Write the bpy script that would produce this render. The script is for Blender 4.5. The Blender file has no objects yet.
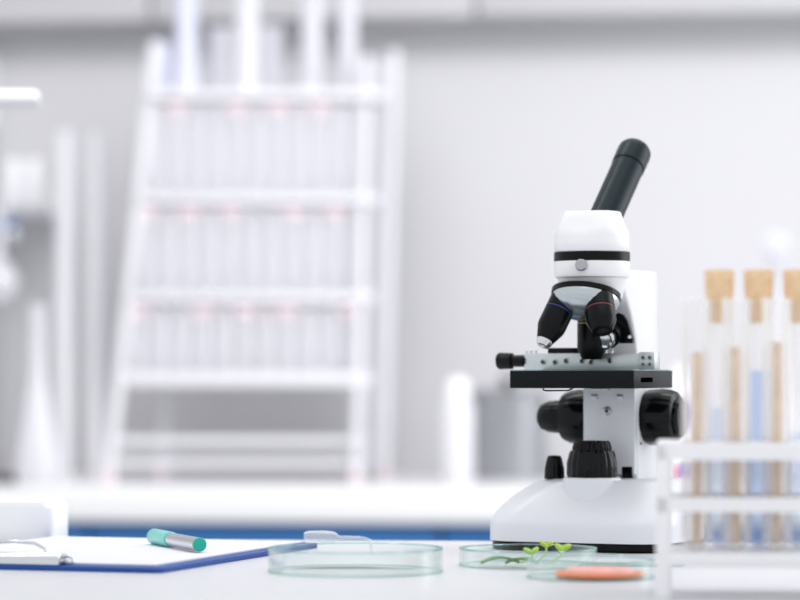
import bpy, bmesh, math, random
from mathutils import Vector, Matrix
random.seed(7)
PI = math.pi
S = bpy.context.scene
COL = S.collection
T = 0.90            # front bench top
EYE = T + 0.136     # camera height
FPX = 3000.0        # focal length in pixels of the 800 px frame
K = 1.18            # size factor of the glassware and rack at the back
DROP = 0.184        # worktop of the rear counter below the eye
CT = EYE - DROP

def at(px, d, py=None, z=None):
    return Vector(((px - 400) / FPX * d, d, z if z is not None else EYE - (py - 370) / FPX * d))

# ------------------------------------------------------------------ materials
def lin(c):
    return tuple(((v / 255) / 12.92 if v / 255 <= .04045 else ((v / 255 + .055) / 1.055) ** 2.4) for v in c)

def mat(name, rgb, rough=.5, metal=0., spec=.5, noise=0., nscale=60., bump=0., emit=None):
    m = bpy.data.materials.new(name); m.use_nodes = True
    nt = m.node_tree; b = nt.nodes['Principled BSDF']
    c = lin(rgb)
    b.inputs['Base Color'].default_value = (*c, 1)
    b.inputs['Roughness'].default_value = rough
    b.inputs['Metallic'].default_value = metal
    b.inputs['Specular IOR Level'].default_value = spec
    if noise or bump:
        tc = nt.nodes.new('ShaderNodeTexCoord')
        n = nt.nodes.new('ShaderNodeTexNoise'); n.inputs['Scale'].default_value = nscale
        n.inputs['Detail'].default_value = 4
        nt.links.new(tc.outputs['Object'], n.inputs['Vector'])
        if noise:
            r = nt.nodes.new('ShaderNodeValToRGB')
            r.color_ramp.elements[0].position = .3; r.color_ramp.elements[1].position = .7
            r.color_ramp.elements[0].color = (*[v * (1 - noise) for v in c], 1)
            r.color_ramp.elements[1].color = (*[min(1, v * (1 + noise)) for v in c], 1)
            nt.links.new(n.outputs['Fac'], r.inputs['Fac'])
            nt.links.new(r.outputs['Color'], b.inputs['Base Color'])
        if bump:
            bp = nt.nodes.new('ShaderNodeBump'); bp.inputs['Strength'].default_value = bump
            bp.inputs['Distance'].default_value = .001
            nt.links.new(n.outputs['Fac'], bp.inputs['Height'])
            nt.links.new(bp.outputs['Normal'], b.inputs['Normal'])
    return m

def glass(name, tint=(1, 1, 1), edge=(235, 242, 244), body=.06, edge_amt=.75, gloss=.5, blend=.35):
    """thin clear glass: mostly see-through, whitish and shiny towards grazing edges"""
    m = bpy.data.materials.new(name); m.use_nodes = True
    nt = m.node_tree; nt.nodes.clear()
    out = nt.nodes.new('ShaderNodeOutputMaterial')
    tr = nt.nodes.new('ShaderNodeBsdfTransparent'); tr.inputs['Color'].default_value = (*tint, 1)
    gl = nt.nodes.new('ShaderNodeBsdfGlossy'); gl.inputs['Roughness'].default_value = .05
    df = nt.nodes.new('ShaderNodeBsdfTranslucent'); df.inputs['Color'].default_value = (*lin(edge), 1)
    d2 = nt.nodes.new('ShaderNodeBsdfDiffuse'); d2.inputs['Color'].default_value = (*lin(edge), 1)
    md = nt.nodes.new('ShaderNodeMixShader'); md.inputs[0].default_value = .5
    nt.links.new(df.outputs[0], md.inputs[1]); nt.links.new(d2.outputs[0], md.inputs[2])
    ms = nt.nodes.new('ShaderNodeMixShader'); ms.inputs[0].default_value = gloss
    nt.links.new(md.outputs[0], ms.inputs[1]); nt.links.new(gl.outputs[0], ms.inputs[2])
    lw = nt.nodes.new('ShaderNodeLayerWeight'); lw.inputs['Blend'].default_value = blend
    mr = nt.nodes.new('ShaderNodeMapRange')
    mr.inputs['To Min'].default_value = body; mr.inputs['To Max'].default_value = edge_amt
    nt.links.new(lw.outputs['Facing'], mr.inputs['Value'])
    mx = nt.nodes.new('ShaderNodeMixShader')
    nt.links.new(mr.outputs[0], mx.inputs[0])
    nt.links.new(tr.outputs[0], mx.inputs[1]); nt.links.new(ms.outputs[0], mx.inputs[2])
    nt.links.new(mx.outputs[0], out.inputs[0])
    return m

M = dict(
    bench=mat('bench_laminate', (215, 216, 220), .32, noise=.012, nscale=90),
    worktop=mat('worktop_laminate', (232, 232, 233), .3, noise=.01, nscale=40),
    wall=mat('painted_wall', (202, 201, 205), .8, noise=.012, nscale=3),
    trim=mat('pale_trim', (226, 226, 230), .5, noise=.01),
    floor=mat('grey_floor', (176, 178, 182), .5, noise=.05, nscale=8),
    ceiling=mat('ceiling_paint', (232, 232, 234), .9, noise=.01),
    cab_white=mat('white_cabinet', (186, 185, 189), .5, noise=.01),
    cab_blue=mat('blue_cabinet', (34, 104, 166), .4, noise=.03),
    white=mat('white_enamel', (240, 241, 244), .28, noise=.006, nscale=30),
    base=mat('pale_grey_enamel', (223, 225, 231), .3, noise=.006, nscale=30),
    far_white=mat('far_white_plastic', (222, 221, 226), .45, noise=.008),
    plate=mat('satin_white_plate', (228, 231, 237), .35, noise=.01, nscale=120),
    black=mat('black_plastic', (8, 10, 12), .3, spec=.16, noise=.1, nscale=200),
    knob=mat('black_rubberised_plastic', (7, 9, 11), .2, spec=.2, noise=.1, nscale=200),
    tube=mat('dark_slate_barrel', (20, 35, 41), .32, spec=.14, noise=.08, nscale=150),
    stage=mat('anodised_black', (14, 19, 22), .4, spec=.14, noise=.1, nscale=300),
    chrome=mat('chrome', (215, 217, 220), .15, metal=1., noise=.02),
    steel=mat('brushed_steel', (176, 178, 182), .3, metal=1., noise=.04, nscale=80),
    alu=mat('satin_aluminium', (204, 212, 215), .35, metal=.6, noise=.03, nscale=100),
    dome=mat('nosepiece_metal', (190, 198, 202), .25, metal=.85, noise=.03),
    slot=mat('slot_shadow_black', (4, 4, 5), 1., spec=0., noise=.1),
    yellow=mat('yellow_ring', (150, 132, 50), .4, noise=.02),
    blue_ring=mat('blue_ring', (28, 46, 100), .4, noise=.02),
    red_ring=mat('red_ring', (100, 34, 34), .4, noise=.02),
    rack=mat('white_rack_plastic', (248, 248, 251), .4, noise=.006),
    cork=mat('cork', (236, 203, 162), .85, noise=.12, nscale=220, bump=.4),
    wood=mat('pale_wood', (230, 204, 174), .7, noise=.12, nscale=140, bump=.2),
    board=mat('blue_clipboard', (8, 72, 152), .5, noise=.04),
    paper=mat('paper', (222, 222, 230), .8, noise=.006),
    teal=mat('turquoise_plastic', (20, 168, 150), .3, noise=.03),
    teal_cap=mat('pale_turquoise_cap', (112, 208, 200), .25, noise=.03),
    green=mat('sprout_green', (172, 206, 72), .5, noise=.12, nscale=300),
    stem=mat('sprout_stem', (190, 215, 140), .5, noise=.08, nscale=300),
    leaf=mat('dark_leaf', (96, 150, 70), .5, noise=.15, nscale=200),
    orange=mat('orange_flesh', (240, 128, 62), .35, noise=.08, nscale=150),
    pink=mat('pink_flesh', (244, 178, 170), .4, noise=.08, nscale=150),
    grey_plastic=mat('grey_plastic', (150, 152, 158), .5, noise=.02),
    dark=mat('dark_metal', (50, 52, 58), .4, metal=.4, noise=.05),
    blue_clamp=mat('blue_clamp_paint', (70, 98, 160), .4, noise=.04),
    label_red=mat('red_label', (205, 60, 80), .5, noise=.02),
    label_blue=mat('blue_label', (60, 100, 200), .5, noise=.02),
    rosy=mat('rosy_cap', (240, 220, 226), .5, noise=.03),
    red=mat('red_cap', (228, 140, 155), .5, noise=.03),
    lilac=mat('lilac_plastic', (222, 224, 241), .35, noise=.01),
    glass=glass('tube_glass', body=.11, edge_amt=.86, edge=(255, 255, 255), gloss=.15, blend=.4),
    dish=glass('dish_glass', tint=(.985, 1, .995), body=.03, edge_amt=.55, edge=(226, 236, 234), gloss=.6, blend=.25),
    dish_edge=glass('dish_glass_edge', tint=(.80, .93, .92), body=.12, edge_amt=.7, edge=(170, 206, 204), gloss=.5, blend=.3),
    far_glass=glass('far_glass', body=.62, edge_amt=.95, edge=(245, 245, 250), gloss=.3, blend=.5),  # white mixed into the colour for lights reflected by distant glass
    dish_floor=glass('dish_floor_glass', tint=(.985, .995, .99), body=.02, edge_amt=.30, edge=(225, 232, 232), gloss=.7, blend=.2),
    sheen_glass=glass('glass_painted_sheen', body=.86, edge_amt=.96, edge=(250, 250, 254), gloss=.12, blend=.5),  # denser white painted in for bright reflections on clear glass
    dropper=glass('dropper_plastic', body=.35, edge_amt=.85, edge=(240, 242, 246), gloss=.35, blend=.4),
    liquid=glass('pale_blue_liquid', tint=(.93, .96, 1), body=.14, edge_amt=.5, edge=(200, 215, 240), gloss=.1),
    liquid_deep=glass('blue_liquid', tint=(.84, .91, 1), body=.16, edge_amt=.5, edge=(168, 196, 240), gloss=.1),
    liquid_pink=glass('pink_liquid', tint=(1, .86, .88), body=.5, edge_amt=.7, edge=(240, 190, 198), gloss=.1),
)

# ------------------------------------------------------------------ mesh helpers
def add_box(bm, x0, x1, y0, y1, z0, z1, bevel=0., seg=2):
    b = bmesh.new()
    r = bmesh.ops.create_cube(b, size=1)
    for v in b.verts:
        v.co = Vector((x0 + (v.co.x + .5) * (x1 - x0), y0 + (v.co.y + .5) * (y1 - y0), z0 + (v.co.z + .5) * (z1 - z0)))
    if bevel:
        bmesh.ops.bevel(b, geom=b.edges[:], offset=bevel, segments=seg, profile=.5, affect='EDGES')
    merge(bm, b)

def merge(bm, b, mtx=None):
    if mtx is not None: b.transform(mtx)
    vm = {}
    for v in b.verts: vm[v] = bm.verts.new(v.co)
    for f in b.faces:
        try: bm.faces.new([vm[v] for v in f.verts])
        except ValueError: pass
    b.free()

def rings(bm, rs, cap0=True, cap1=True, loop=False):
    """bridge a list of closed rings (lists of Vector)"""
    R = [[bm.verts.new(p) for p in r] for r in rs]
    n = len(R[0])
    pairs = list(zip(R[:-1], R[1:])) + ([(R[-1], R[0])] if loop else [])
    for a, b in pairs:
        for i in range(n):
            j = (i + 1) % n
            bm.faces.new((a[i], a[j], b[j], b[i]))
    if not loop:
        if cap0: bm.faces.new(R[0][::-1])
        if cap1: bm.faces.new(R[-1])

def frame_of(axis):
    a = Vector(axis).normalized()
    up = Vector((0, 0, 1)) if abs(a.z) < .95 else Vector((1, 0, 0))
    u = up.cross(a).normalized(); w = a.cross(u)
    return a, u, w

def add_lathe(bm, prof, o=(0, 0, 0), axis=(0, 0, 1), n=40, ribs=0, rib_amp=0., rib_rows=None, loop=False):
    """prof: list of (radius, distance along axis)"""
    o = Vector(o); a, u, w = frame_of(axis)
    rs = []
    for k, (r, h) in enumerate(prof):
        ring = []
        for i in range(n):
            t = 2 * PI * i / n
            rr = max(r, 1e-5)
            if ribs and (rib_rows is None or k in rib_rows):
                rr *= 1 - rib_amp * (0.5 + .5 * math.cos(ribs * t)) ** 3
            ring.append(o + a * h + (u * math.cos(t) + w * math.sin(t)) * rr)
        rs.append(ring)
    rings(bm, rs, loop=loop)

def add_rod(bm, p, q, r, n=16, r2=None):
    p, q = Vector(p), Vector(q)
    L = (q - p).length
    add_lathe(bm, [(r, 0), (r if r2 is None else r2, L)], p, q - p, n)

def add_path(bm, pts, r, n=12):
    pts = [Vector(p) for p in pts]; rr = r if isinstance(r, (list, tuple)) else [r] * len(pts)
    rs = []
    pu = None
    for i, p in enumerate(pts):
        t = (pts[min(i + 1, len(pts) - 1)] - pts[max(i - 1, 0)]).normalized()
        if pu is None: _, u, w = frame_of(t)
        else:
            u = (pu - t * pu.dot(t)).normalized(); w = t.cross(u)
        pu = u
        rs.append([p + (u * math.cos(2 * PI * k / n) + w * math.sin(2 * PI * k / n)) * rr[i] for k in range(n)])
    rings(bm, rs)

def add_ellipsoid(bm, c, rx, ry, rz, mtx=None, u=14, v=9):
    b = bmesh.new(); bmesh.ops.create_uvsphere(b, u_segments=u, v_segments=v, radius=1)
    m = Matrix.Translation(Vector(c)) @ (mtx or Matrix()) @ Matrix.Diagonal((rx, ry, rz, 1))
    merge(bm, b, m)

def rrect(x0, x1, y0, y1, r, z, k=8):
    r = min(r, (x1 - x0) / 2 - 1e-4, (y1 - y0) / 2 - 1e-4)
    pts = []
    for cx, cy, a0 in ((x1 - r, y1 - r, 0), (x0 + r, y1 - r, 90), (x0 + r, y0 + r, 180), (x1 - r, y0 + r, 270)):
        for i in range(k + 1):
            a = math.radians(a0 + 90 * i / k)
            pts.append(Vector((cx + r * math.cos(a), cy + r * math.sin(a), z)))
    return pts

def prism(bm, poly, x0, x1, bevel=0.):
    """polygon in (y, z) extruded along x"""
    b = bmesh.new()
    rings(b, [[Vector((x0, y, z)) for y, z in poly], [Vector((x1, y, z)) for y, z in poly]])
    bmesh.ops.recalc_face_normals(b, faces=b.faces[:])
    if bevel:
        es = [e for e in b.edges if len(e.link_faces) == 2 and e.calc_face_angle(0) > .6]
        bmesh.ops.bevel(b, geom=es, offset=bevel, segments=3, profile=.5, affect='EDGES')
    merge(bm, b)

def obj(name, bm, m, parent=None, loc=None, rotz=0., label=None, sharp=34):
    bmesh.ops.recalc_face_normals(bm, faces=bm.faces[:])
    for f in bm.faces: f.smooth = True
    for e in bm.edges:
        if len(e.link_faces) == 2 and e.calc_face_angle(0) > math.radians(sharp): e.smooth = False
    me = bpy.data.meshes.new(name); bm.to_mesh(me); bm.free()
    me.materials.append(m)
    o = bpy.data.objects.new(name, me); COL.objects.link(o)
    if parent: o.parent = parent
    if loc is not None: o.location = loc
    if rotz: o.rotation_euler.z = rotz
    if label: o['label'] = label
    return o

def tag(o, label, cat, group=None):
    o['label'] = label; o['category'] = cat
    if group: o['group'] = group
    return o

def thing(name, label, cat, loc=(0, 0, 0), rotz=0., group=None):
    o = bpy.data.objects.new(name, None); COL.objects.link(o)
    o.empty_display_size = .02
    o.location = loc; o.rotation_euler.z = rotz
    return tag(o, label, cat, group)

def struct(o):
    o['kind'] = 'structure'; return o

def dup(root, loc, label=None, group=None, rotz=None):
    r = root.copy(); COL.objects.link(r); r.location = loc
    if rotz is not None: r.rotation_euler.z = rotz
    if label: r['label'] = label
    if group: r['group'] = group
    for ch in list(root.children):
        c = ch.copy(); COL.objects.link(c); c.parent = r
        for g in ch.children:
            d = g.copy(); COL.objects.link(d); d.parent = c
    return r

B = bmesh.new

# ------------------------------------------------------------------ setting
YAW_BACK = math.radians(-7)
back_o = Vector((0.06, 4.58, 0))           # a point on the front edge of the rear worktop
def back_pt(x, y, z):                      # local x along the counter, y away from the camera
    return back_o + Matrix.Rotation(YAW_BACK, 3, 'Z') @ Vector((x, y, 0)) + Vector((0, 0, z))
bm = B(); add_box(bm, -3.5, 3.5, -1.5, 7., -.1, 0); struct(obj('floor', bm, M['floor']))
bm = B(); add_box(bm, -3.2, 3.2, .70, .80, 0, 2.8); struct(obj('wall_back', bm, M['wall'], loc=back_o, rotz=YAW_BACK))
bm = B(); add_box(bm, -.985, -.872, .66, .70, CT, 1.6, .003)
struct(obj('trim_1', bm, M['trim'], loc=back_o, rotz=YAW_BACK))

# rear counter
bm = B(); add_box(bm, -1.5, 1.5, 0, .697, CT - .051, CT, .004)
tag(obj('worktop', bm, M['worktop'], loc=back_o, rotz=YAW_BACK), 'long white laboratory worktop running along the grey wall at the back', 'worktop')
cab_names = ['blue base cabinet under the rear worktop, below the left side of the tall rack',
             'blue base cabinet under the rear worktop, below the white bottle and steel pot',
             'blue base cabinet under the rear worktop, far left below the retort stand',
             'blue base cabinet under the rear worktop, hidden mostly behind the microscope']
for i, x0 in enumerate((-.55, .0, -1.10, .55)):
    p = back_pt(x0 + .275, .30, 0)
    t = thing('base_cabinet', cab_names[i], 'cabinet', p, YAW_BACK, 'blue base cabinets under the rear worktop')
    bm = B(); add_box(bm, -.274, .274, -.26, .38, 0, CT - .051); obj('body', bm, M['cab_white'], t)
    bm = B(); add_box(bm, -.272, .272, -.28, -.26, .10, CT - .054, .002); d = obj('door', bm, M['cab_blue'], t, label='blue cabinet door')
    bm = B()
    add_path(bm, [(-.07, -.28, .75), (-.07, -.305, .75), (-.06, -.312, .75), (.06, -.312, .75), (.07, -.305, .75), (.07, -.28, .75)], .005)
    obj('handle', bm, M['steel'], d)
wc_names = ['pale wall cabinet at the top left corner, above the grey wall',
            'pale wall cabinet above the tall white rack',
            'pale wall cabinet at the top above the microscope eyepiece',
            'pale wall cabinet at the top right corner']
for i, x0 in enumerate((-1.14, -.57, .0, .57)):
    zb = EYE + .606
    p = back_pt(x0 + .285, .70, zb)
    t = thing('wall_cabinet', wc_names[i], 'cabinet', p, YAW_BACK, 'pale wall cabinets along the top')
    bm = B(); add_box(bm, -.284, .284, -.10, 0, 0, .6, .002); obj('body', bm, M['cab_white'], t)
    bm = B(); add_box(bm, -.282, .282, -.12, -.10, .003, .597, .002); obj('door', bm, M['cab_white'], t)

# front bench
YAW_T = math.radians(-5)
edge_pt = at(450, 2.392, z=0)
t = thing('lab_bench', 'white laboratory bench in front carrying the microscope and petri dishes', 'table', (edge_pt.x, edge_pt.y, 0), YAW_T)
bm = B(); add_box(bm, -1.3, 1.1, -1.05, 0, T - .035, T, .003); obj('bench_top', bm, M['bench'], t)
for x in (-1.2, 1.0):
    for y in (-.98, -.07):
        bm = B(); add_box(bm, x - .03, x + .03, y - .03, y + .03, 0, T - .035, .003); obj('leg', bm, M['grey_plastic'], t)

# ------------------------------------------------------------------ microscope (local: x right, y to the arm, z up)
TH = math.radians(-24)
AX = at(592, 2.27, z=T)
mic = thing('microscope', 'white and black monocular light microscope with angled dark eyepiece standing on the bench', 'microscope', AX, TH)
# base
def LX(px, ly):     # local x on the microscope for a picture column at local depth ly
    k = (px - 400) / FPX; c, sn = math.cos(-TH), math.sin(-TH)
    return (k * (2.27 + ly * c) - AX.x - ly * sn) / (c + k * sn)
def base_sec(t):
    f = (max(0., 1 - t ** 1.7)) ** .62         # 1 at the foot .. 0 at the top
    g = (1 - t ** 1.5) ** 1.25
    return (-.038 - .0405 * f, .058 + .0115 * f, -.008 - .028 * g, .082 + .003 * f)
bm = B(); rs = []
for z, t_ in [(.007, 0), (.012, 0.02), (.018, .05)] + [(.018 + .035 * k / 14, k / 14) for k in range(1, 15)]:
    x0, x1, y0, y1 = base_sec(t_)
    rs.append(rrect(x0, x1, y0, y1, .030, z, 9))
rings(bm, rs)
base = obj('base', bm, M['base'], mic, sharp=50)
bm = B(); rings(bm, [rrect(-.078, .067, -.033, .082, .033, 0.0, 9), rrect(-.0785, .0685, -.0345, .083, .034, .0015, 9), rrect(-.0785, .0685, -.0345, .083, .034, .0075, 9)])
obj('foot_plate', bm, M['black'], mic, label='black foot strip around the bottom of the base')
bm = B(); add_lathe(bm, [(.0245, .025), (.0228, .034), (.0224, .040), (.0224, .0528), (.0216, .0545), (.0205, .055)], n=56); obj('lamp_boss', bm, M['base'], base)
# illuminator
bm = B()
add_lathe(bm, [(.0185, .055), (.0192, .057), (.019, .066), (.0172, .0735), (.0160, .0752)], n=144, ribs=18, rib_amp=.035, rib_rows=[1, 2, 3])
add_lathe(bm, [(.0145, .0745), (.0152, .0768), (.0140, .0808), (.0128, .0825), (.009, .0825), (.008, .080)], n=144, ribs=30, rib_amp=.09, rib_rows=[1, 2])
obj('illuminator', bm, M['knob'], mic, label='ribbed black lamp collar on the base')
bm = B(); add_lathe(bm, [(.0076, .0525), (.0078, .054), (.0074, .061), (.0058, .0685), (.0046, .0705), (.0001, .071)], (-.0350, .012, 0), n=72, ribs=14, rib_amp=.08, rib_rows=[1, 2, 3])
obj('dimmer_knob', bm, M['knob'], mic)
# column / arm
arm_poly = [(.087, .045), (.087, .207), (.083, .2125), (.015, .2125), (.0, .2085), (.002, .203), (.008, .198), (.017, .189), (.025, .179), (.031, .169), (.0355, .159), (.0385, .148), (.040, .136), (.040, .045)]
bm = B(); prism(bm, arm_poly, -.0212, .0226, .0022); arm = obj('arm', bm, M['white'], mic, sharp=50)
bm = B(); add_box(bm, -.0196, .0222, .0335, .0402, .056, .1222, .0006)
cp = obj('focus_block', bm, M['plate'], mic, label='flat white front plate carrying the stage')
bm = B(); add_box(bm, .012, .0205, .0330, .0345, .0535, .062, .0004); obj('stop', bm, M['black'], cp)
bm = B()
for x, z, r in ((.0, .1045, .0034),):
    add_lathe(bm, [(r, 0), (r, .001), (r * .7, .0014)], (x, .0335, z), (0, -1, 0), 24)
s1 = obj('screw', bm, M['steel'], cp)
bm = B(); add_lathe(bm, [(.0016, 0), (.0016, .0004)], (0, .0322, .1045), (0, -1, 0), 6); obj('screw', bm, M['dark'], cp, label='dark hex socket')
for x in (-.0105, .0105):
    bm = B(); add_box(bm, x - .0026, x + .0026, .0325, .0337, .1135, .1172, .0003); obj('mounting_tab', bm, M['steel'], cp)
for z in (.1085, .0795):
    bm = B(); add_lathe(bm, [(.0009, 0), (.0009, .0008)], (.0225, .046, z), (1, 0, 0), 12); obj('screw', bm, M['dark'], arm)
# focus knobs on both sides
for s in (-1, 1):
    ax = (s, 0, 0); o = (0, .062, .0995)
    bm = B()
    if s > 0: pf = [(.0165, .0205), (.0196, .0212), (.0214, .025), (.0222, .035), (.0216, .0415), (.0200, .0462), (.0160, .0484)]
    else: pf = [(.0160, .0205), (.0190, .0212), (.0208, .025), (.0214, .033), (.0206, .040), (.0184, .0452), (.0125, .0470)]
    add_lathe(bm, pf, o, ax, n=144, ribs=10, rib_amp=.02, rib_rows=[1, 2, 3, 4, 5])
    k = obj('coarse_knob', bm, M['knob'], mic)
    bm = B()
    if s > 0: pf = [(.0150, .0480), (.0160, .0485), (.0160, .0500), (.0140, .0515), (.0001, .0518)]
    else: pf = [(.0118, .0465), (.0126, .0475), (.0129, .052), (.0122, .0585), (.0098, .0645), (.0062, .0672), (.0001, .068)]
    add_lathe(bm, pf, o, ax, n=120, ribs=10, rib_amp=.025, rib_rows=[1, 2, 3])
    obj('fine_knob', bm, M['knob'], k)
# stage
bm = B(); add_box(bm, -.047, .0513, -.05, .038, .1224, .1356, .0008); stg = obj('stage', bm, M['stage'], mic, label='square black specimen stage')
bm = B(); add_box(bm, .0505, .0514, -.035, -.008, .1268, .1305, .0002); obj('slot', bm, M['slot'], stg)
bm = B(); add_path(bm, [(-.0215, -.046, .1226), (-.0215, -.0465, .1212), (-.019, -.0465, .1206), (-.002, -.046, .1208), (.002, -.046, .1224)], .0006, 8); obj('spring_wire', bm, M['black'], stg)
bm = B()
add_box(bm, .016, .027, -.046, -.035, .1210, .1225, .0004)
obj('mounting_bracket', bm, M['steel'], stg)
# mechanical slide carrier on the stage
CY = .0135                                   # front face of the carrier, just behind the working objective
xl, xr = LX(524, CY), LX(641, CY)
bm = B(); add_box(bm, xl, xr, CY, CY + .005, .1357, .1487, .0006)
mh = obj('slide_carrier', bm, M['alu'], mic, label='silver mechanical slide carrier across the stage')
bm = B(); add_box(bm, -.0468, .0505, -.0495, CY + .018, .1354, .1363, .0003); obj('glass_plate', bm, M['dish_edge'], mh)
xb0, xb1 = LX(640, CY), LX(656, CY)
bm = B(); add_box(bm, xb0, xb1, CY - .003, CY + .010, .1362, .1496, .0008); bx_ = obj('end_block', bm, M['alu'], mh)
for f in (.29, .71):
    for z, r_ in ((.1405, .0018), (.1455, .0020)):
        bm = B(); add_lathe(bm, [(r_, 0), (r_, .0008), (r_ * .5, .001)], (xb0 + (xb1 - xb0) * f, CY - .0029, z), (0, -1, 0), 14); obj('screw', bm, M['steel'], bx_)
        bm = B(); add_lathe(bm, [(r_ * .55, 0), (r_ * .55, .0003)], (xb0 + (xb1 - xb0) * f, CY - .0039, z), (0, -1, 0), 8); obj('screw_slot', bm, M['dark'], bx_)
for px in (543, 555, 566, 582, 591, 610):
    p_ = (LX(px, CY), CY + .0002, .1432 - .001 * (px % 2))
    bm = B(); add_lathe(bm, [(.0022, 0), (.0022, .0009), (.0014, .0012), (.0013, .0006)], p_, (0, -1, 0), 16); sc_ = obj('screw', bm, M['steel'], mh)
    bm = B(); add_lathe(bm, [(.0014, 0), (.0014, .0004)], (p_[0], CY - .0008, p_[2]), (0, -1, 0), 8); obj('screw_slot', bm, M['dark'], mh)
for px in (527, 531, 536, 606, 612):
    bm = B(); add_lathe(bm, [(.0009, 0), (.0009, .0025), (.0005, .003)], (LX(px, CY + .0025), CY + .0025, .1486), (0, 0, 1), 12); obj('pin', bm, M['chrome'], mh)
cx0, cx1 = LX(549, CY + .008), LX(578, CY + .008)
bm = B(); add_box(bm, cx0, cx1, CY + .0051, CY + .017, .1364, .1530, .0005)
obj('slide_clip', bm, M['black'], mh)
ym = CY + .0025
bm = B(); add_rod(bm, (xl + .001, ym, .1430), (xl - .010, ym, .1430), .0035, 24)
add_lathe(bm, [(.0042, .0), (.0046, .0006), (.0046, .0095), (.0042, .0102)], (xl - .0003, ym, .1430), (-1, 0, 0), 48)
add_lathe(bm, [(.0050, 0), (.0062, .0008), (.0065, .0110), (.0056, .0125), (.001, .0127)], (xl - .0100, ym, .1430), (-1, 0, 0), n=96, ribs=24, rib_amp=.05, rib_rows=[1, 2])
obj('drive_knob', bm, M['knob'], mh)
# head
AL = math.radians(18)
apex = Vector((0, 0, .2325))
tax = Vector((0, -math.sin(AL), -math.cos(AL)))
bm = B(); rs = []
for r, z, slant in ((.0225, 0, 1), (.0262, .2052, 0), (.0282, .2062, 0), (.0287, .2078, 0), (.0287, .2180, 0)):
    ring = []
    for i in range(72):
        a_ = 2 * PI * i / 72; x_, y_ = r * math.cos(a_), r * math.sin(a_)
        ring.append(Vector((x_, y_, apex.z - (.0392 + math.sin(AL) * y_) / math.cos(AL) if slant else z)))
    rs.append(ring)
rings(bm, rs)
obj('head_collar', bm, M['white'], mic)
bm = B(); add_lathe(bm, [(.0284, .2178), (.02885, .2184), (.02885, .2246), (.0284, .2250)], n=72); band = obj('head_band', bm, M['black'], mic, label='black band around the head')
HD = Vector((math.sin(math.radians(5)), math.cos(math.radians(5)), 0))    # direction the eyepiece leans, in the local frame
bm = B(); rs = []
for z, r, sh in [(.2249, .0278, 0), (.2256, .0285, 0), (.232, .0283, 0), (.2375, .0276, 0), (.2410, .0262, 0), (.2440, .0243, .0), (.250, .0222, .0), (.2545, .0206, .001), (.2558, .0196, .001)]:
    ring = []
    for i in range(64):
        a = 2 * PI * i / 64
        e = .72 if z > .243 else .72 + .28 * min(1, (.243 - z) / .008)
        cx = math.copysign(abs(math.cos(a)) ** e, math.cos(a)); sy = math.copysign(abs(math.sin(a)) ** e, math.sin(a))
        ring.append(Vector((cx * r, sy * r + sh, z)))
    rs.append(ring)
rings(bm, rs)
head = obj('head', bm, M['white'], mic, sharp=50)
# set screw on the band, facing the viewer
a = math.radians(-90 + 5)
n_ = Vector((math.cos(a), math.sin(a), 0))
bm = B(); add_lathe(bm, [(.0033, 0), (.0045, .0004), (.0045, .004), (.0038, .0048), (.001, .005)], n_ * .0275 + Vector((0, 0, .2145)), n_, n=72, ribs=24, rib_amp=.05, rib_rows=[1, 2])
obj('clamp_screw', bm, M['steel'], band, label='small grey clamp screw on the head band')
# eyepiece tube, 45 degrees towards the arm
d45 = (HD + Vector((0, 0, 1))).normalized()
o45 = Vector((0, 0, .2285)) + HD * -.0
bm = B(); add_lathe(bm, [(.0112, .012), (.0126, .0125), (.0126, .0905), (.0121, .0910)], o45, d45, 64); tb = obj('eyepiece_tube', bm, M['tube'], mic, label='dark slate eyepiece tube leaning back')
bm = B(); add_lathe(bm, [(.0122, .0912), (.0131, .0918), (.0133, .107), (.0130, .1100), (.0116, .1125), (.0092, .1128), (.0082, .1105), (.001, .110)], o45, d45, 64); obj('eyecup', bm, M['tube'], tb)
# nosepiece turret
bm = B(); add_lathe(bm, [(.0250, .0395), (.0262, .0400), (.0262, .0435), (.0252, .0442)], apex, tax, 72)
tr = obj('nosepiece', bm, M['black'], mic, label='black ring of the revolving nosepiece')
bm = B(); add_lathe(bm, [(.0253, .0438), (.0256, .0455), (.0250, .0495), (.0228, .0535), (.0180, .0575), (.0100, .0600), (.001, .0608)], apex, tax, 72); obj('nosepiece_dome', bm, M['dome'], tr, label='silver dome of the nosepiece')
def objective(deg, L1, ring, r=.0108, style=0):
    q = Matrix.Rotation(math.radians(deg), 3, tax) @ Vector((0, 0, -1))
    bm = B()
    if style == 0:   # short wide
        prof = [(.009, .043), (r * .96, .045), (r, .052), (r, .0595), (r * .97, .060), (r * .97, .0615), (r, .062), (r, L1 - .0085), (r * .72, L1 - .001), (r * .66, L1), (.004, L1), (.0035, L1 - .001)]
        zr = .0605
    else:            # long tapering
        prof = [(.009, .043), (r * .96, .045), (r, .052), (r, .0595), (r * .95, .060), (r * .95, .0615), (r, .062), (r, .075), (r * .95, .0775), (r * .62, L1 - .004), (r * .58, L1 - .0035)]
        zr = .0603
    add_lathe(bm, prof, apex, q, 48)
    ob = obj('objective', bm, M['black'], mic, label='black objective lens with %s ring' % ring)
    bm = B(); add_lathe(bm, [(r * .96, zr), (r * 1.005, zr + .0001), (r * 1.005, zr + .0011), (r * .96, zr + .0012)], apex, q, 48)
    obj('colour_ring', bm, M[{'yellow': 'yellow', 'blue': 'blue_ring', 'red': 'red_ring'}[ring]], ob, label=ring + ' ring')
    bm = B()
    if style: add_lathe(bm, [(r * .585, L1 - .0045), (r * .585, L1 - .002), (r * .42, L1 + .001), (.0022, L1 + .0012), (.0018, L1)], apex, q, 32)
    else: add_lathe(bm, [(.0039, L1 - .002), (.0039, L1 - .0008), (.001, L1 - .0005)], apex, q, 32)
    obj('front_lens', bm, M['chrome'] if style else M['dark'], ob)
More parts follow.
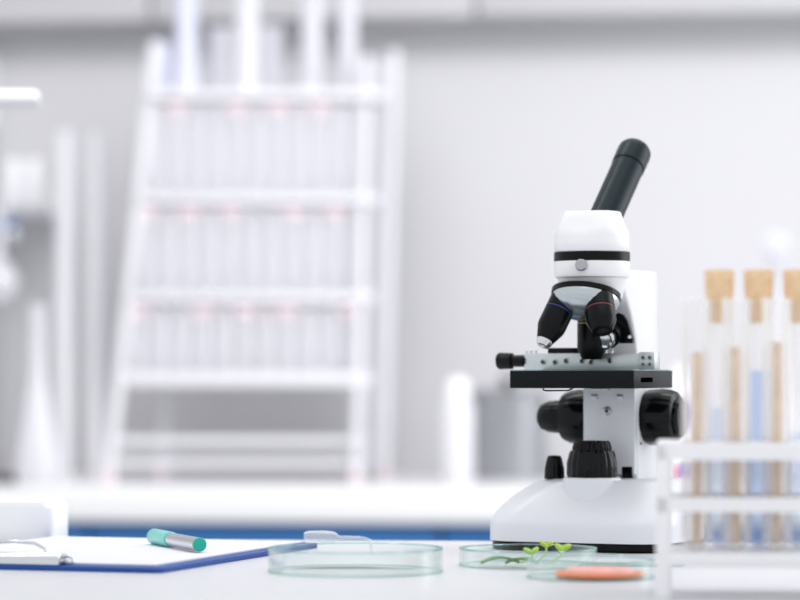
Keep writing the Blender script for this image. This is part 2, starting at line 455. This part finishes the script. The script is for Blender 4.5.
objective(0, .0885, 'yellow', r=.0112)
objective(-120, .0905, 'blue', style=1)
objective(120, .0790, 'red', r=.0114)
# bracket at the right behind the objectives
bm = B()
ol = [(LX(px, .012), AX.z * 0 + .136 + (370 - py) * 2.28 / FPX) for px, py in ((617, 343.5), (633, 343.5), (633.5, 340), (628, 321), (624, 315), (619, 313), (614, 316))]
rings(bm, [[Vector((x, y, z)) for x, z in ol] for y in (.010, .014)])
br = obj('objective_stop', bm, M['black'], arm, label='black bracket on the right behind the objectives')
bm = B(); add_lathe(bm, [(.0008, 0), (.0014, .0002), (.0014, .0008)], (LX(630, .01), .0101, .136 + 33 * 2.28 / FPX), (0, -1, 0), 14); obj('screw', bm, M['chrome'], br)
bm = B(); add_lathe(bm, [(.0072, 0), (.0075, .001), (.0075, .006), (.006, .007), (.0045, .0062), (.001, .0068)], (.0125, .000, .1605), (.0, -.95, -.3), 32)
obj('condenser_lens', bm, M['chrome'], arm)
bm = B(); add_lathe(bm, [(.009, .0), (.009, .022)], (.0125, .0015, .161), (.0, .95, .3), 32)
obj('lens_mount', bm, M['black'], arm)

# ------------------------------------------------------------------ petri dishes
def petri(px, d, r, h, label):
    p = at(px, d, z=T)
    t = thing('petri_dish', label, 'petri dish', p, 0, 'petri dishes on the bench')
    w = .0016
    bm = B(); add_lathe(bm, [(r, .0012), (r, h - .0006), (r - w / 2, h), (r - w, h - .0006), (r - w, .0012)], n=96, loop=True)
    obj('rim_wall', bm, M['dish'], t)
    bm = B(); add_lathe(bm, [(r - .002, 0), (r - .0003, .0005), (r, .0014), (r - w, .0016)], n=96); obj('dish_floor', bm, M['dish_floor'], t)
    bm = B(); add_lathe(bm, [(r + .0002, .0004), (r + .0003, .0014), (r - .0004, .0014), (r - .0004, .0004)], n=96, loop=True)
    obj('bottom_edge', bm, M['dish_edge'], t)
    bm = B(); add_lathe(bm, [(r + .0002, h - .001), (r + .0002, h + .0002), (r - w - .0002, h + .0002), (r - w - .0002, h - .001)], n=96, loop=True)
    obj('lip', bm, M['dish_edge'], t)
    return p
D1 = petri(355.5, 2.02, .0587, .0165, 'wide empty glass petri dish beside the clipboard')
D2 = petri(528, 2.085, .0478, .0125, 'glass petri dish holding green sprouts in front of the microscope')
D3 = petri(591, 1.962, .0418, .0125, 'glass petri dish holding an orange slice beside the white tube rack')
# plastic dropper lying on the rim of the empty dish
zt = T + .0167
dy = 2.075
pts = [at(304, dy, z=zt + .0042), at(308, dy, z=zt + .0042), at(322, dy, z=zt + .0042), at(334, dy, z=zt + .004), at(339, dy, z=zt + .0030), at(348, dy, z=zt + .0032), at(362, dy, z=zt + .0030), at(370, dy, z=zt + .0016), at(371.5, dy - .002, z=zt - .003), at(372, dy - .003, z=zt - .008)]
bm = B(); add_path(bm, pts[4:], [.0016, .0014, .0012, .0010, .0010, .0008], 14)
t = thing('dropper', 'clear plastic dropper lying across the rim of the empty petri dish', 'dropper', pts[2])
o = obj('stem', bm, M['dropper'], t); o.location = -pts[2]
bm = B(); add_path(bm, pts[:5], [.0026, .0039, .0042, .0036, .0016], 18)
o = obj('bulb', bm, M['dropper'], t); o.location = -pts[2]
# sprouts
def sprout(px, d, top, lean, label, s=1.):
    p = at(px, d, z=T + .0016)
    t = thing('sprout', label, 'sprout', p, 0, 'green sprouts in the petri dish')
    bm = B(); add_path(bm, [(-.012 * s, .004, .0008), (-.008 * s, .002, .0012), (-.003, 0, .004), (0, 0, top * .6), (lean * .4, 0, top)], [.0007, .0008, .0009, .0008, .0007], 8)
    obj('stem', bm, M['stem'], t)
    for sg in (-1, 1):
        bm = B(); add_ellipsoid(bm, (lean * .4 + sg * .0026 * s, sg * .001, top + .0014), .0046 * s, .003 * s, .0022 * s, Matrix.Rotation(-sg * .6 + lean * 40, 4, 'Y'))
        obj('leaf', bm, M['green'], t)
sprout(533, 2.080, .0075, -.003, 'lowest pale green sprout, leftmost in the petri dish in front of the microscope', .85)
sprout(546, 2.085, .0120, .001, 'tallest green sprout, in the middle of the sprouts in the petri dish', .75)
sprout(561, 2.072, .0105, .003, 'green sprout at the right of the sprouts in the petri dish', .9)
for px, d, rz, lab, sc in ((500, 2.075, .3, 'flat dark green leaf at the left inside the sprout dish', 1.), (522, 2.065, -.5, 'flat dark green leaf under the sprouts inside the dish', .9)):
    bm = B()
    n = 12
    rs = []
    for k in range(n + 1):
        u = k / n; wd = .0062 * sc * math.sin(PI * (.04 + .92 * u)) ** .8; x = (-.014 + .028 * u) * sc
        zc = .0012 + .0035 * math.sin(PI * u)
        rs.append([Vector((x, -wd, zc + .001)), Vector((x, 0, zc - .0006)), Vector((x, wd, zc + .001)), Vector((x, wd, zc + .0013)), Vector((x, 0, zc - .0002)), Vector((x, -wd, zc + .0013))])
    rings(bm, rs)
    tag(obj('leaf', bm, M['leaf'], loc=at(px, d, z=T + .0012), rotz=rz), lab, 'leaf')
# orange slice
p = D3 + Vector((.0055, -.003, .0016))
t = thing('fruit_slice', 'round orange slice with a pink face lying in a petri dish', 'slice', p)
bm = B(); add_lathe(bm, [(.0280, 0), (.0290, .0006), (.0290, .0022), (.0284, .0028), (.0245, .0030), (.024, .0026)], n=64); obj('rind', bm, M['orange'], t)
bm = B(); add_lathe(bm, [(.0235, .0020), (.0222, .0045), (.0195, .0054), (.010, .0057), (.001, .0057)], n=64); obj('flesh', bm, M['pink'], t)
# glass slide in front of the base
bm = B(); add_box(bm, -.036, .036, -.0115, .0115, 0, .0014, .0003)
tag(obj('glass_slide', bm, M['dish_edge'], loc=at(632, 2.085, z=T), rotz=-.2), 'clear glass slide lying in front of the microscope base', 'glass slide')

# ------------------------------------------------------------------ clipboard, paper, marker, box
YC = math.radians(-18.5)
CB = Vector((-.2200, 2.1886, T))
t = thing('clipboard', 'blue clipboard with a silver clip lying on the bench under white paper', 'clipboard', CB, YC)
bm = B(); rings(bm, [rrect(-.1150, .1150, -.155, .155, .008, 0), rrect(-.1155, .1155, -.1555, .1555, .008, .0008), rrect(-.1155, .1155, -.1555, .1555, .008, .0030), rrect(-.115, .115, -.155, .155, .008, .0036)])
obj('board', bm, M['board'], t)
bm = B()
prism(bm, [(-.154, .0036), (-.154, .0092), (-.150, .0118), (-.142, .0110), (-.136, .0062), (-.136, .0052)], -.040, .040, .0006)
cl = obj('clip', bm, M['chrome'], t, label='silver metal clip')
bm = B(); add_path(bm, [(-.024, -.139, .010), (-.023, -.139, .014), (-.015, -.139, .0175), (0, -.139, .0185), (.015, -.139, .0175), (.023, -.139, .014), (.024, -.139, .010)], .0011, 10)
obj('lever', bm, M['chrome'], cl)
for sx in (-1, 1):
    bm = B(); add_path(bm, [(sx * .040, -.146, .0085), (sx * .043, -.146, .010), (sx * .046, -.1455, .0085), (sx * .047, -.145, .0062), (sx * .044, -.145, .0048), (sx * .040, -.145, .006)], .0010, 10)
    obj('spring', bm, M['chrome'], cl)
bm = B(); add_box(bm, -.105, .105, -.140, .150, .0, .0014, .0003)
tag(obj('paper_sheet', bm, M['paper'], loc=CB + Vector((0, 0, .0036)), rotz=YC), 'stack of blank white paper held on the blue clipboard', 'paper')
zp = T + .0036 + .0014
p0 = Vector((-.1432, 2.148, zp + .0059)); p1 = Vector((-.186, 2.258, zp + .0059))
dirv = (p1 - p0); Lp = dirv.length; dirn = dirv.normalized()
t = thing('marker_pen', 'silver marker pen with a turquoise cap lying on the white paper', 'marker', p0)
bm = B(); add_lathe(bm, [(.0046, .0008), (.0050, .0012), (.0050, Lp * .63)], (0, 0, 0), dirn, 40); obj('barrel', bm, M['chrome'], t, label='silver barrel')
bm = B(); add_lathe(bm, [(.0040, -.0004), (.0050, 0.0002), (.0051, .0022), (.0046, .0026)], (0, 0, 0), dirn, 40); obj('end_plug', bm, M['teal'], t, label='turquoise end plug')
bm = B(); add_lathe(bm, [(.0052, Lp * .60), (.0058, Lp * .605), (.0059, Lp * .97), (.0052, Lp * .99), (.003, Lp)], (0, 0, 0), dirn, 40); cp_ = obj('cap', bm, M['teal_cap'], t, label='pale turquoise cap')
# white box at the far left
p = at(-2, 2.405, z=T)
t = thing('carton', 'low white box at the far left behind the clipboard', 'box', p, math.radians(-12))
bm = B(); rings(bm, [rrect(-.052, .052, -.022, .022, .006, 0), rrect(-.053, .053, -.023, .023, .007, .002), rrect(-.053, .053, -.023, .023, .007, .027), rrect(-.050, .050, -.021, .021, .007, .0315), rrect(-.044, .044, -.017, .017, .007, .034)])
obj('body', bm, M['white'], t)
bm = B(); rings(bm, [rrect(-.030, .030, -.008, .008, .007, .0335), rrect(-.030, .030, -.008, .008, .007, .0345)]); obj('lid', bm, M['paper'], t)

# ------------------------------------------------------------------ test tube rack and its tubes (right front)
RX0, RX1, RY0, RYM, RY1 = .1512, .360, 1.775, 1.824, 1.868
RTH = math.radians(-5.6)
rk = thing('test_tube_rack', 'white plastic test tube rack at the right edge of the bench', 'rack', (RX0, RY0, T), RTH)
def on_rack(lx, ly):
    v = Matrix.Rotation(RTH, 3, 'Z') @ Vector((lx, ly, 0))
    return Vector((RX0 + v.x, RY0 + v.y, ZB))
ZB = T + .0277
def cell(bm, x0, x1, y0, y1, cx, cy, r, z0, z1):
    angs = sorted(set([2 * PI * i / 32 for i in range(32)] + [math.atan2(yy - cy, xx - cx) % (2 * PI) for xx in (x0, x1) for yy in (y0, y1)]))
    o_, i_ = [], []
    for a in angs:
        dx, dy_ = math.cos(a), math.sin(a)
        k = min([(x1 - cx) / dx if dx > 1e-6 else 9, (x0 - cx) / dx if dx < -1e-6 else 9, (y1 - cy) / dy_ if dy_ > 1e-6 else 9, (y0 - cy) / dy_ if dy_ < -1e-6 else 9])
        o_.append((cx + dx * k, cy + dy_ * k)); i_.append((cx + dx * r, cy + dy_ * r))
    f = lambda L, z: [Vector((x - RX0, y - RY0, z)) for x, y in L]
    rings(bm, [f(o_, z0), f(o_, z1), f(i_, z1), f(i_, z0)], loop=True)
def rack_plate(z0, z1, holes):
    bm = B()
    if not holes:
        add_box(bm, .0012, RX1 - RX0 - .0012, .0006, RY1 - RY0, z0, z1, .0012)
    else:
        xa = .1525
        for row, (ya, yb, xs, cy) in enumerate(((RY0, RYM, .1750, 1.803), (RYM, RY1, .1893, 1.845))):
            x = xs - .012
            if x - xa > .0005: add_box(bm, xa - RX0, x - RX0, ya - RY0, yb - RY0, z0, z1)
            k = 0
            while x + .024 < RX1:
                cell(bm, x, x + .024, ya, yb, x + .012, cy, .0096, z0, z1); x += .024
            add_box(bm, x - RX0, RX1 - RX0 - .003, ya - RY0, yb - RY0, z0, z1)
    return bm
obj('top_plate', rack_plate(.0827, .0928, True), M['rack'], rk)
obj('middle_plate', rack_plate(.0520, .0603, True), M['rack'], rk)
obj('bottom_plate', rack_plate(.0194, .0277, False), M['rack'], rk)
for x0 in (0, RX1 - RX0 - .0088):
    for y0 in (0, RY1 - RY0 - .0088):
        bm = B(); add_box(bm, x0, x0 + .0088, y0, y0 + .0088, 0, .0930, .0014, 3); obj('post', bm, M['rack'], rk)
def tube_mesh():
    R, r, L = .0084, .0072, .1510
    out = [(R * math.sin(a), R - R * math.cos(a)) for a in [PI / 2 * i / 8 for i in range(9)]]
    inn = [(r * math.sin(a), R - r * math.cos(a)) for a in [PI / 2 * i / 8 for i in range(9)]]
    prof = out + [(R, L - .003), (R + .0006, L - .0015), (R + .0004, L), (r, L - .0005)] + inn[::-1]
    bm = B(); add_lathe(bm, prof, n=40); return bm
def liquid_mesh(h, r=.0069):
    R = .0084
    prof = [(r * math.sin(a), R - r * math.cos(a)) for a in [PI / 2 * i / 6 for i in range(7)]] + [(r, h)]
    bm = B(); add_lathe(bm, prof, n=32); return bm
front_x = [.0238, .0478, .0718]; back_x = [.0381, .0621, .0861]
fl = ['uncorked glass test tube with brown stick, leftmost in front row of the white rack',
      'uncorked glass test tube with brown stick, second from left in the white rack',
      'uncorked glass test tube with brown stick, in the rack near the right edge']
proto = thing('test_tube', fl[0], 'test tube', on_rack(front_x[0], .028), 0, 'uncorked test tubes in the rack')
obj('glass_wall', tube_mesh(), M['glass'], proto)
for k in (1, 2): dup(proto, on_rack(front_x[k], .028), fl[k])
sl = ['brown wooden stick in the leftmost uncorked tube', 'brown wooden stick in the second uncorked tube from the left', 'brown wooden stick in the uncorked tube nearest the right edge']
for k, (ln, off) in enumerate(((.119, .0012), (.122, -.0008), (.125, .0004))):
    bm = B(); add_path(bm, [(off * .3, 0, .0045), (off * .5, .0004, ln * .4), (off, 0, ln)], [.0028, .0031, .0031], 16)
    tag(obj('wooden_stick', bm, M['wood'], loc=on_rack(front_x[k], .028)), sl[k], 'stick', 'wooden sticks in the tubes')
bl = ['corked glass test tube with pale blue liquid, leftmost of the corked tubes',
      'corked glass test tube with deeper blue liquid, middle of the corked tubes',
      'corked glass test tube cut by the right photo edge']
for k in range(3):
    t = thing('test_tube', bl[k], 'test tube', on_rack(back_x[k], .070), 0, 'corked test tubes in the rack')
    obj('glass_wall', tube_mesh(), M['glass'], t)
    obj('liquid', liquid_mesh((.085, .108, .07)[k]), M[('liquid', 'liquid_deep', 'liquid')[k]], t, label=('pale blue liquid', 'deeper blue liquid', 'pale blue liquid')[k])
    bm = B(); add_lathe(bm, [(.0060, .1370), (.0066, .1380), (.0067, .1510), (.0084, .152), (.0092, .1682), (.0086, .1696), (.001, .1698)], n=36)
    obj('cork', bm, M['cork'], t, label='tan cork stopper')

# ------------------------------------------------------------------ things on the rear counter
def on_counter(px, d): return at(px, d, z=CT)
# tall tiered rack: two end frames leaning together, three tiers and a top tray
RD = 4.22 * K
k_ = RD / FPX
def rp(px, py, dd=0.):    # point on the rack, local to its base
    return Vector(((px - 245) * k_, dd, (370 - py) * k_ + DROP))
tr_ = thing('tiered_rack', 'tall white tiered laboratory rack full of tubes on the rear counter', 'rack', on_counter(245, RD))
py0 = 370 + DROP / k_
for a_, b_ in (((113, py0), (158, 45)), ((157, py0), (180, 60)), ((357, py0), (366, 60)), ((384, py0), (394, 45))):
    bm = B()
    dd = -.07 if a_[0] in (113, 357) else .10
    q0, q1 = rp(*a_, dd), rp(*b_, dd * .8)
    add_path(bm, [q0 + Vector((0, 0, .006)), q1], (.0100), 12); pst = obj('upright', bm, M['far_white'], tr_)
    bm = B(); add_lathe(bm, [(.0095, 0), (.0115, .003), (.0115, .014), (.009, .016)], q0, (0, 0, 1), 20); obj('foot', bm, M['rosy'], pst, label='rosy rubber foot')
tiers = [(382, 122, 372), (300, 131, 376), (203, 140, 380), (100, 150, 386)]
for py, xa, xb in tiers:
    a_, b_ = rp(xa, py), rp(xb, py)
    bm = B(); add_box(bm, a_.x, b_.x, -.07, .11, a_.z - .005, a_.z, .002); sh = obj('shelf', bm, M['far_white'], tr_)
    bm = B(); add_box(bm, a_.x, b_.x, -.076, -.068, a_.z - .006, a_.z + (.016 if py > 350 else .010), .002); obj('front_rail', bm, M['far_white'], sh)
for py in (441, 462):
    a_, b_ = rp(114, py, -.06), rp(368, py, -.06)
    bm = B(); add_path(bm, [a_, b_], .0075, 12); obj('crossbar', bm, M['far_white'], tr_)
for pa, pb, top_, bot_, nm in ((366, 394, 60, 470, 0), (130, 160, 90, 365, 1)):
    zt2, zb2 = rp(0, top_).z, rp(0, bot_).z
    xa2 = rp(368 if nm == 0 else 126, 0).x; xb2 = rp(381 if nm == 0 else 152, 0).x
    bm = B(); rings(bm, [[Vector((xa2 + sh0, -.068, z)), Vector((xa2 + sh0 + .003, -.068, z)), Vector((xb2 + sh0 + .003, .10, z)), Vector((xb2 + sh0, .10, z))] for z, sh0 in ((zb2, 0), (zt2, (.014 if nm == 0 else .045)))])
    obj('side_panel', bm, M['far_glass'], tr_)
# tubes of the tiers
def far_tube(L, r, cap, liquid, label, grp):
    L *= K; r *= K
    t = thing('test_tube', label, 'test tube', (0, 0, 0), 0, grp)
    bm = B(); add_lathe(bm, [(r * .5, 0), (r, r * .6), (r, L - .004), (r * 1.12, L - .002), (r * 1.12, L)], n=20); obj('glass_wall', bm, M['sheen_glass'], t)
    if cap:
        bm = B(); add_lathe(bm, [(r * 1.15, L - .004), (r * 1.2, L + .012), (r * .9, L + .015)], n=20); obj('cap', bm, M[cap], t)
    if liquid:
        bm = B(); add_lathe(bm, [(r * .4, .001), (r * .85, r * .6), (r * .85, L * .35)], n=16); obj('liquid', bm, M[liquid], t)
    return t
tier_word = ['lowest', 'middle', 'upper']
for ti in range(3):
    py, xa, xb = tiers[ti]
    L = (.0962, .117, .1258)[ti]
    lab = 'blurred tube with rosy cap in the %s tier of the tall white rack' % tier_word[ti]
    grp = 'tubes in the %s tier of the tall rack' % tier_word[ti]
    z = rp(0, py).z + CT
    protos = far_tube(L, .0142, 'rosy', None, lab, grp)
    lab2 = 'blurred clear tube without a cap in the %s tier of the tall white rack' % tier_word[ti]
    protoc = far_tube(L + .0120, .0146, None, None, lab2, grp)
    n = 21
    used = [0, 0]
    for k in range(n):
        px = xa + 19 + (xb - xa - 40) * k / (n - 1)
        dd = (-.046, .012)[k % 2]
        pos = Vector((on_counter(px, RD).x, RD + dd, z))
        kind = 0 if (k * 5 + ti * 2) % 7 < 3 else 1
        src = (protos, protoc)[kind]
        if not used[kind]: src.location = pos
        else: dup(src, pos)
        used[kind] = 1
t = far_tube(.090, .0125, 'red', 'liquid_pink', 'tube with a bright red cap among the pale tubes of the tall rack', None)
t.location = Vector((on_counter(268, RD).x, RD - .016, rp(0, 382).z + CT))
# tall measuring cylinders standing on the top shelf
def cylinder(px, d, zb, h, r, label, m='sheen_glass', grp='measuring cylinders'):
    h *= K; r *= K
    t = thing('measuring_cylinder', label, 'measuring cylinder', (at(px, d, z=0).x, d, zb), 0, grp)
    bm = B(); add_lathe(bm, [(r * 1.5, 0), (r * 1.55, .004), (r * 1.3, .008), (r * .9, .011)], n=28); obj('foot', bm, M['far_white'], t)
    bm = B(); add_lathe(bm, [(r, .010), (r, h - .006), (r * 1.15, h), (r * .95, h), (r * .9, .014)], n=28); obj('glass_wall', bm, M[m], t)
    return t
zt_ = rp(0, 100).z + CT
cylinder(164, RD + .03, zt_, .082, .013, 'shortest lilac tinted cylinder at the far left on top of the tall rack', 'lilac')
cylinder(187, RD, zt_, .165, .015, 'tall lilac tinted measuring cylinder near the left on top of the tall rack', 'lilac')
cylinder(222, RD + .05, zt_, .105, .018, 'short glass cylinder with painted sheen left of the whitest one on the tall rack')
cylinder(247, RD - .03, zt_, .150, .017, 'glass cylinder with painted white highlights in the middle on top of the tall rack', 'far_white')  # plain white stands in for bright highlights on the glass
cylinder(270, RD + .05, zt_, .108, .017, 'short glass cylinder with painted sheen right of the whitest one on the tall rack')
cylinder(312, RD, zt_, .18, .015, 'tall glass cylinder second from right on top of the tall rack')
cylinder(348, RD + .02, zt_, .17, .013, 'tall glass cylinder at the right on top of the tall rack')
# two tall glass cylinders left of the rack, highlights painted as plain white
cylinder(64, 4.20 * K, CT, .49, .0122, 'left of the two tall glass cylinders with painted white highlights beside the tiered rack', 'far_white', 'tall cylinders on the counter')
cylinder(95, 4.24 * K, CT, .49, .0128, 'right of the two tall glass cylinders with painted white highlights beside the tiered rack', 'far_white', 'tall cylinders on the counter')
# retort stand with clamp, flask
p = on_counter(6, 4.15 * K)
t = thing('retort_stand', 'grey retort stand with a blue clamp at the far left of the rear counter', 'stand', p)
bm = B(); add_box(bm, -.05, .022, -.06, .06, 0, .012, .003); obj('base_plate', bm, M['dark'], t)
bm = B(); add_rod(bm, (-.02, 0, .01), (-.02, 0, .58), .006); obj('rod', bm, M['steel'], t)
zc = (370 - 224) * 4.15 * K / FPX + DROP
bm = B(); add_box(bm, -.035, -.005, -.014, .012, zc - .013, zc + .013, .003)
add_path(bm, [(-.01, -.012, zc), (.018, -.02, zc), (.014, -.036, zc), (-.004, -.045, zc)], .0065, 10)
cp2 = obj('clamp', bm, M['blue_clamp'], t, label='blue clamp')
bm = B(); add_path(bm, [(.020, -.02, zc - .02), (.012, -.024, zc - .026), (.010, -.03, zc - .02)], .006, 10); add_ellipsoid(bm, (.014, -.028, zc - .016), .011, .011, .011); obj('clamp_screw', bm, M['chrome'], cp2)
zs = (370 - 206) * 4.3 / FPX + DROP
# small shelf on the wall carrying two white bottles? -> white wall shelf at the left and a lower glass shelf
def wall_item(px, py, d): return at(px, d, py=py)
p = at(-190, 3.02, z=0)
t = thing('floor_lamp', 'white lamp bar reaching in at the upper left edge', 'lamp', p)
bm = B(); add_lathe(bm, [(.15, 0), (.155, .006), (.15, .02), (.02, .026), (.015, .03)], n=48); obj('base_plate', bm, M['grey_plastic'], t)
zl = EYE + (370 - 98.5) * 3.02 / FPX
bm = B(); add_rod(bm, (0, 0, .02), (0, 0, zl - .004), .012); obj('pole', bm, M['grey_plastic'], t)
xe = at(39, 3.02, z=0).x - p.x
bm = B(); add_lathe(bm, [(.0070, -.03), (.0086, -.026), (.0086, xe - .006), (.0070, xe - .001), (.0045, xe)], (0, 0, zl), (1, 0, 0), 32); obj('lamp_bar', bm, M['white'], t)
p = wall_item(48, 210, 5.20)
bm = B(); add_box(bm, -.45, 0, -.06, .245, -.008, 0, .002)
tag(obj('wall_shelf', bm, M['trim'], loc=p, rotz=YAW_BACK), 'pale wall shelf at the left carrying two small white bottles', 'shelf')
for px, lab in ((14, 'left of two small white bottles on the pale wall shelf'), (34, 'right of two small white bottles on the pale wall shelf')):
    q = at(px, 5.10, z=p.z)
    t = thing('bottle', lab, 'bottle', q, 0, 'small white bottles on the wall shelf')
    bm = B(); add_lathe(bm, [(.014, 0), (.0155, .003), (.0155, .055), (.011, .061), (.011, .063)], n=24); obj('body', bm, M['white'], t)
    bm = B(); add_lathe(bm, [(.0125, .062), (.0125, .078), (.011, .080)], n=24); obj('cap', bm, M['rack'], t)
# flasks at the left
def flask(px, d, h, r, neck, label, grp=None, stopper=False, m='far_glass'):
    d *= K; h *= K; r *= K; neck *= K
    t = thing('flask', label, 'flask', on_counter(px, d), 0, grp)
    bm = B(); add_lathe(bm, [(r * .9, 0), (r, .004), (r * .98, h * .10), (neck, h * .62), (neck, h * .97), (neck * 1.35, h), (neck * .9, h)], n=32); obj('body', bm, M[m], t)
    if stopper:
        bm = B(); add_lathe(bm, [(neck * .8, h * .97), (neck * .85, h + .004), (neck * 1.7, h + .012), (neck * 1.9, h + .024), (neck * 1.2, h + .034), (.001, h + .036)], n=24); obj('stopper', bm, M['sheen_glass'], t)
    return t
flask(38, 4.10, .245, .030, .0095, 'tall conical glass flask beside the two tall cylinders', 'glass flasks', m='sheen_glass')
# round flask held by the clamp
q = on_counter(6, 4.15 * K) + Vector((-.006, -.058, zc - .095))
t = thing('round_flask', 'round glass flask in the retort stand at the left edge', 'flask', q)
bm = B(); add_lathe(bm, [(.004, -.034), (.021, -.028), (.033, -.009), (.034, .004), (.027, .021), (.014, .033), (.0105, .045), (.0105, .112), (.014, .116)], n=32); obj('body', bm, M['far_glass'], t)
# white bottle, steel pot
t = thing('bottle', 'white bottle with a round white cap in front of the steel pot', 'bottle', on_counter(458, 4.12 * K)); t.scale = (K, K, K)
bm = B(); add_lathe(bm, [(.020, 0), (.0225, .004), (.0225, .104), (.020, .113), (.0145, .120)], n=36); obj('body', bm, M['far_white'], t)
bm = B(); add_lathe(bm, [(.0150, .118), (.0160, .120), (.0160, .134), (.0125, .142), (.005, .1455), (.001, .146)], n=32); obj('cap', bm, M['rack'], t)
t = thing('steel_pot', 'brushed steel pot with lid behind the white bottle', 'pot', on_counter(508, 4.30 * K)); t.scale = (K, K, K)
bm = B(); add_lathe(bm, [(.052, 0), (.055, .004), (.055, .112), (.058, .116), (.056, .118)], n=56); obj('body', bm, M['steel'], t)
bm = B(); add_lathe(bm, [(.057, .117), (.057, .122), (.05, .127), (.02, .131), (.001, .131)], n=56); ld = obj('lid', bm, M['steel'], t)
bm = B(); add_lathe(bm, [(.006, .130), (.006, .136), (.012, .140), (.010, .146), (.001, .147)], n=24); obj('knob', bm, M['dark'], ld)
for sx in (-1, 1):
    bm = B(); add_path(bm, [(sx * .054, -.015, .095), (sx * .072, -.012, .097), (sx * .074, 0, .098), (sx * .072, .012, .097), (sx * .054, .015, .095)], .004, 10); obj('handle', bm, M['dark'], t)
# bottle with coloured label behind the microscope
t = thing('bottle', 'white bottle with red and blue label between the microscope and the tube rack', 'bottle', on_counter(681, 4.05 * K)); t.scale = (K, K, K)
bm = B(); add_lathe(bm, [(.018, 0), (.020, .003), (.020, .125), (.013, .140), (.010, .142)], n=32); obj('body', bm, M['white'], t)
bm = B(); add_lathe(bm, [(.0105, .140), (.0105, .158), (.008, .160)], n=24); obj('cap', bm, M['rack'], t)
for k, (m_, z0, z1, a0, a1) in enumerate((('label_red', .100, .120, -135, -85), ('label_blue', .078, .116, -85, -30), ('label_red', .008, .028, -130, -88), ('label_blue', .008, .034, -88, -40))):
    bm = B()
    n = 10
    for (r_) in (0,):
        pts_ = [(math.radians(a0 + (a1 - a0) * i / n)) for i in range(n + 1)]
        vo = [[bm.verts.new((.0204 * math.cos(a), .0204 * math.sin(a), z)) for a in pts_] for z in (z0, z1)]
        vi = [[bm.verts.new((.0199 * math.cos(a), .0199 * math.sin(a), z)) for a in pts_] for z in (z0, z1)]
        for i in range(n):
            bm.faces.new((vo[0][i], vo[0][i + 1], vo[1][i + 1], vo[1][i]))
            bm.faces.new((vo[1][i], vo[1][i + 1], vi[1][i + 1], vi[1][i]))
            bm.faces.new((vo[0][i], vi[0][i], vi[0][i + 1], vo[0][i + 1]))
    obj('label_patch', bm, M[m_], t, label=('red' if 'red' in m_ else 'blue') + ' patch of the label')
flask(775, 4.15, .315, .045, .0105, 'tall stoppered glass flask behind the corked tubes', 'glass flasks', True)

# ------------------------------------------------------------------ light
W = bpy.data.worlds.new('room_light'); S.world = W; W.use_nodes = True
bg = W.node_tree.nodes['Background']; bg.inputs['Color'].default_value = (.97, .98, 1, 1); bg.inputs['Strength'].default_value = .92
def area(name, loc, target, sx, sy, power, col=(1, 1, 1)):
    l = bpy.data.lights.new(name, 'AREA'); l.shape = 'RECTANGLE'; l.size = sx; l.size_y = sy; l.energy = power; l.color = col
    o = bpy.data.objects.new(name, l); COL.objects.link(o); o.location = loc
    o.rotation_euler = (Vector(target) - Vector(loc)).to_track_quat('-Z', 'Y').to_euler()
    return o
area('ceiling_lamp', (.3, 1.6, 2.75), (.2, 1.8, 0), 1.6, 1.6, 9)
area('rear_fill_light', (.2, 2.9, 2.75), (.15, 5.2, .95), 2.4, .8, 47)  # unseen fill added to brighten the rear counter and wall from the front
area('window_daylight', (2.7, 3.4, 1.9), (0, 4.2, 1.1), 2.0, 1.8, 34, (.97, .98, 1))

# ------------------------------------------------------------------ camera
cam = bpy.data.cameras.new('camera'); co = bpy.data.objects.new('camera', cam); COL.objects.link(co)
co.location = (0, 0, EYE); co.rotation_euler = (PI / 2, 0, 0)
cam.sensor_width = 36; cam.lens = FPX / 800 * 36; cam.shift_y = 70 / 800
cam.clip_start = .05; cam.clip_end = 50
cam.dof.use_dof = True; cam.dof.focus_distance = 2.18; cam.dof.aperture_fstop = cam.lens / (1000 * .028) ; cam.dof.aperture_blades = 0
S.camera = co
S.view_settings.view_transform = 'Standard'; S.view_settings.look = 'None'; S.view_settings.gamma = 1
S.view_settings.exposure = 0.0
S.view_settings.use_curve_mapping = False
S.cycles.transparent_max_bounces = 32
S.cycles.max_bounces = 10
